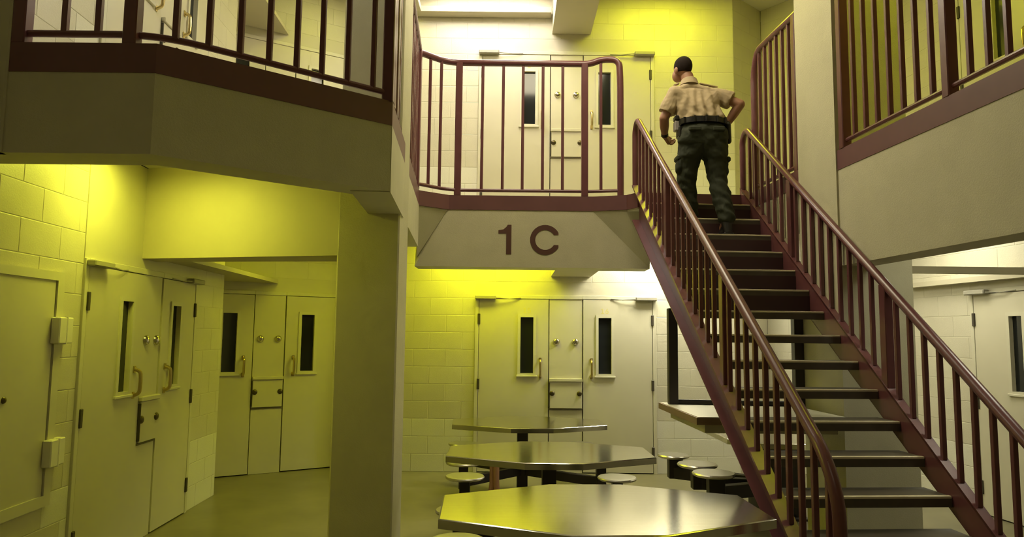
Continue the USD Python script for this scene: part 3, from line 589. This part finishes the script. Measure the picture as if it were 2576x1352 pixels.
    for a_, b_, sgn in ((hpL, knL, -1), (hpR, knR, 1)):
        c = a_ * 0.30 + b_ * 0.70 + V(sgn * 0.088, 0, 0); tl.append(ell(c, (0.032, 0.075, 0.095)))
    tr = blend(tl, 0.013, 8); v = np.array(tr.vertices); nrm = np.array(tr.vertex_normals)
    f1 = meshkit.fbm(v * np.array([10, 10, 12]), 4) - 0.5; low = np.clip((3.36 - v[:, 2]) / 0.3, 0, 1)
    f2 = np.sin(v[:, 2] * 70 + v[:, 0] * 45 + 7 * meshkit.noise(v * 5))
    tr.vertices = v + nrm * (0.036 * f1 + 0.0035 * (0.25 + low) * f2)[:, None]
    tro = obj('trousers', tr, 'trousers', t, smooth=True, label='dark green cargo trousers')
    for sx, c in ((-1, hpL * 0.30 + knL * 0.70), (1, hpR * 0.30 + knR * 0.70)):
        obj('cargo_flap', bx(c[0] + sx * 0.085, c[0] + sx * 0.127, c[1] - 0.07, c[1] + 0.07, c[2] + 0.05, c[2] + 0.105, 0.014), 'trousers', tro)
    for sx in (-1, 1):
        obj('back_pocket', bx(pelvis[0] + sx * 0.115 - 0.06, pelvis[0] + sx * 0.115 + 0.06, Y - 0.168, Y - 0.13, 3.655, 3.70, 0.01), 'trousers', tro)
    # belt, holster, radio, paper
    bz = 3.775
    ring = np.array([(waist[0] + 0.243 * math.cos(a), waist[1] + 0.163 * math.sin(a)) for a in np.linspace(0, 2 * np.pi, 41)[:-1]])
    ring_in = np.array([(waist[0] + 0.222 * math.cos(a), waist[1] + 0.142 * math.sin(a)) for a in np.linspace(0, 2 * np.pi, 41)[:-1]])
    belt = obj('belt', prism(Polygon(ring).difference(Polygon(ring_in)), bz - 0.026, bz + 0.028), 'leather', t, label='black leather duty belt')
    for k in range(5):
        a = -2.5 + k * 0.46; x, y = waist[0] + 0.249 * math.cos(a), waist[1] + 0.168 * math.sin(a)
        obj('keeper', bx(x - 0.011, x + 0.011, y - 0.008, y + 0.008, bz - 0.031, bz + 0.033, 0.003), 'leather', belt)
    radio = obj('radio', cat(bx(1.578, 1.624, Y - 0.04, Y + 0.04, 3.69, 3.79, 0.008), bx(1.585, 1.618, Y - 0.02, Y + 0.02, 3.79, 3.825, 0.006)), 'grey_plastic', t, label='grey radio on the left hip')
    obj('radio_top', bx(1.578, 1.628, Y - 0.045, Y + 0.045, 3.79, 3.845, 0.012), 'leather', radio)
    obj('pouch', bx(1.61, 1.65, Y - 0.06, Y + 0.06, 3.62, 3.73, 0.012), 'leather', t, label='black pouch on the left hip')
    obj('holster', hull(np.vstack([SPH * [0.035, 0.06, 0.05] + V(2.10, Y + 0.0, 3.75), SPH * [0.026, 0.035, 0.03] + V(2.115, Y, 3.60)])), 'leather', t, label='black holster on the right hip')
    w_ = wrL * 0.92 + elL * 0.08
    d = (wrL - elL) / np.linalg.norm(wrL - elL); obj('wristwatch', tube([w_ - d * 0.014, w_ + d * 0.014], 0.037, 16), 'leather', t, label='dark wristwatch on the left arm')
    # boots on their treads
    for an, dz, toe, floor in ((anL, 0, V(0.0, 0.15, 0), 2.838), (anR, 0.0, V(-0.01, 0.12, 0), 2.650)):
        base = V(an[0], an[1], floor + 0.028)
        ms = chain((an + V(0, 0, 0.06), 0.058), (an, 0.056), (base + V(0, -0.03, 0.012), 0.042)) + [Manifold.hull_points(np.vstack([SPH * [0.042, 0.045, 0.03] + base + V(0, -0.03, 0.002), SPH * [0.05, 0.06, 0.032] + base + toe * 0.7 + V(0, 0, 0.004), SPH * [0.04, 0.04, 0.05] + base + V(0, 0.05, 0.05)])),
              Manifold.hull_points(np.array([(base[0] + sx * 0.045, y, floor + z) for sx in (-1, 1) for y in (base[1] - 0.075, base[1] + toe[1] * 0.95) for z in (0.0, 0.022)]))]
        obj('boot', blend(ms, 0.012, 4), 'leather', t, smooth=True, label='black leather boot')
person()
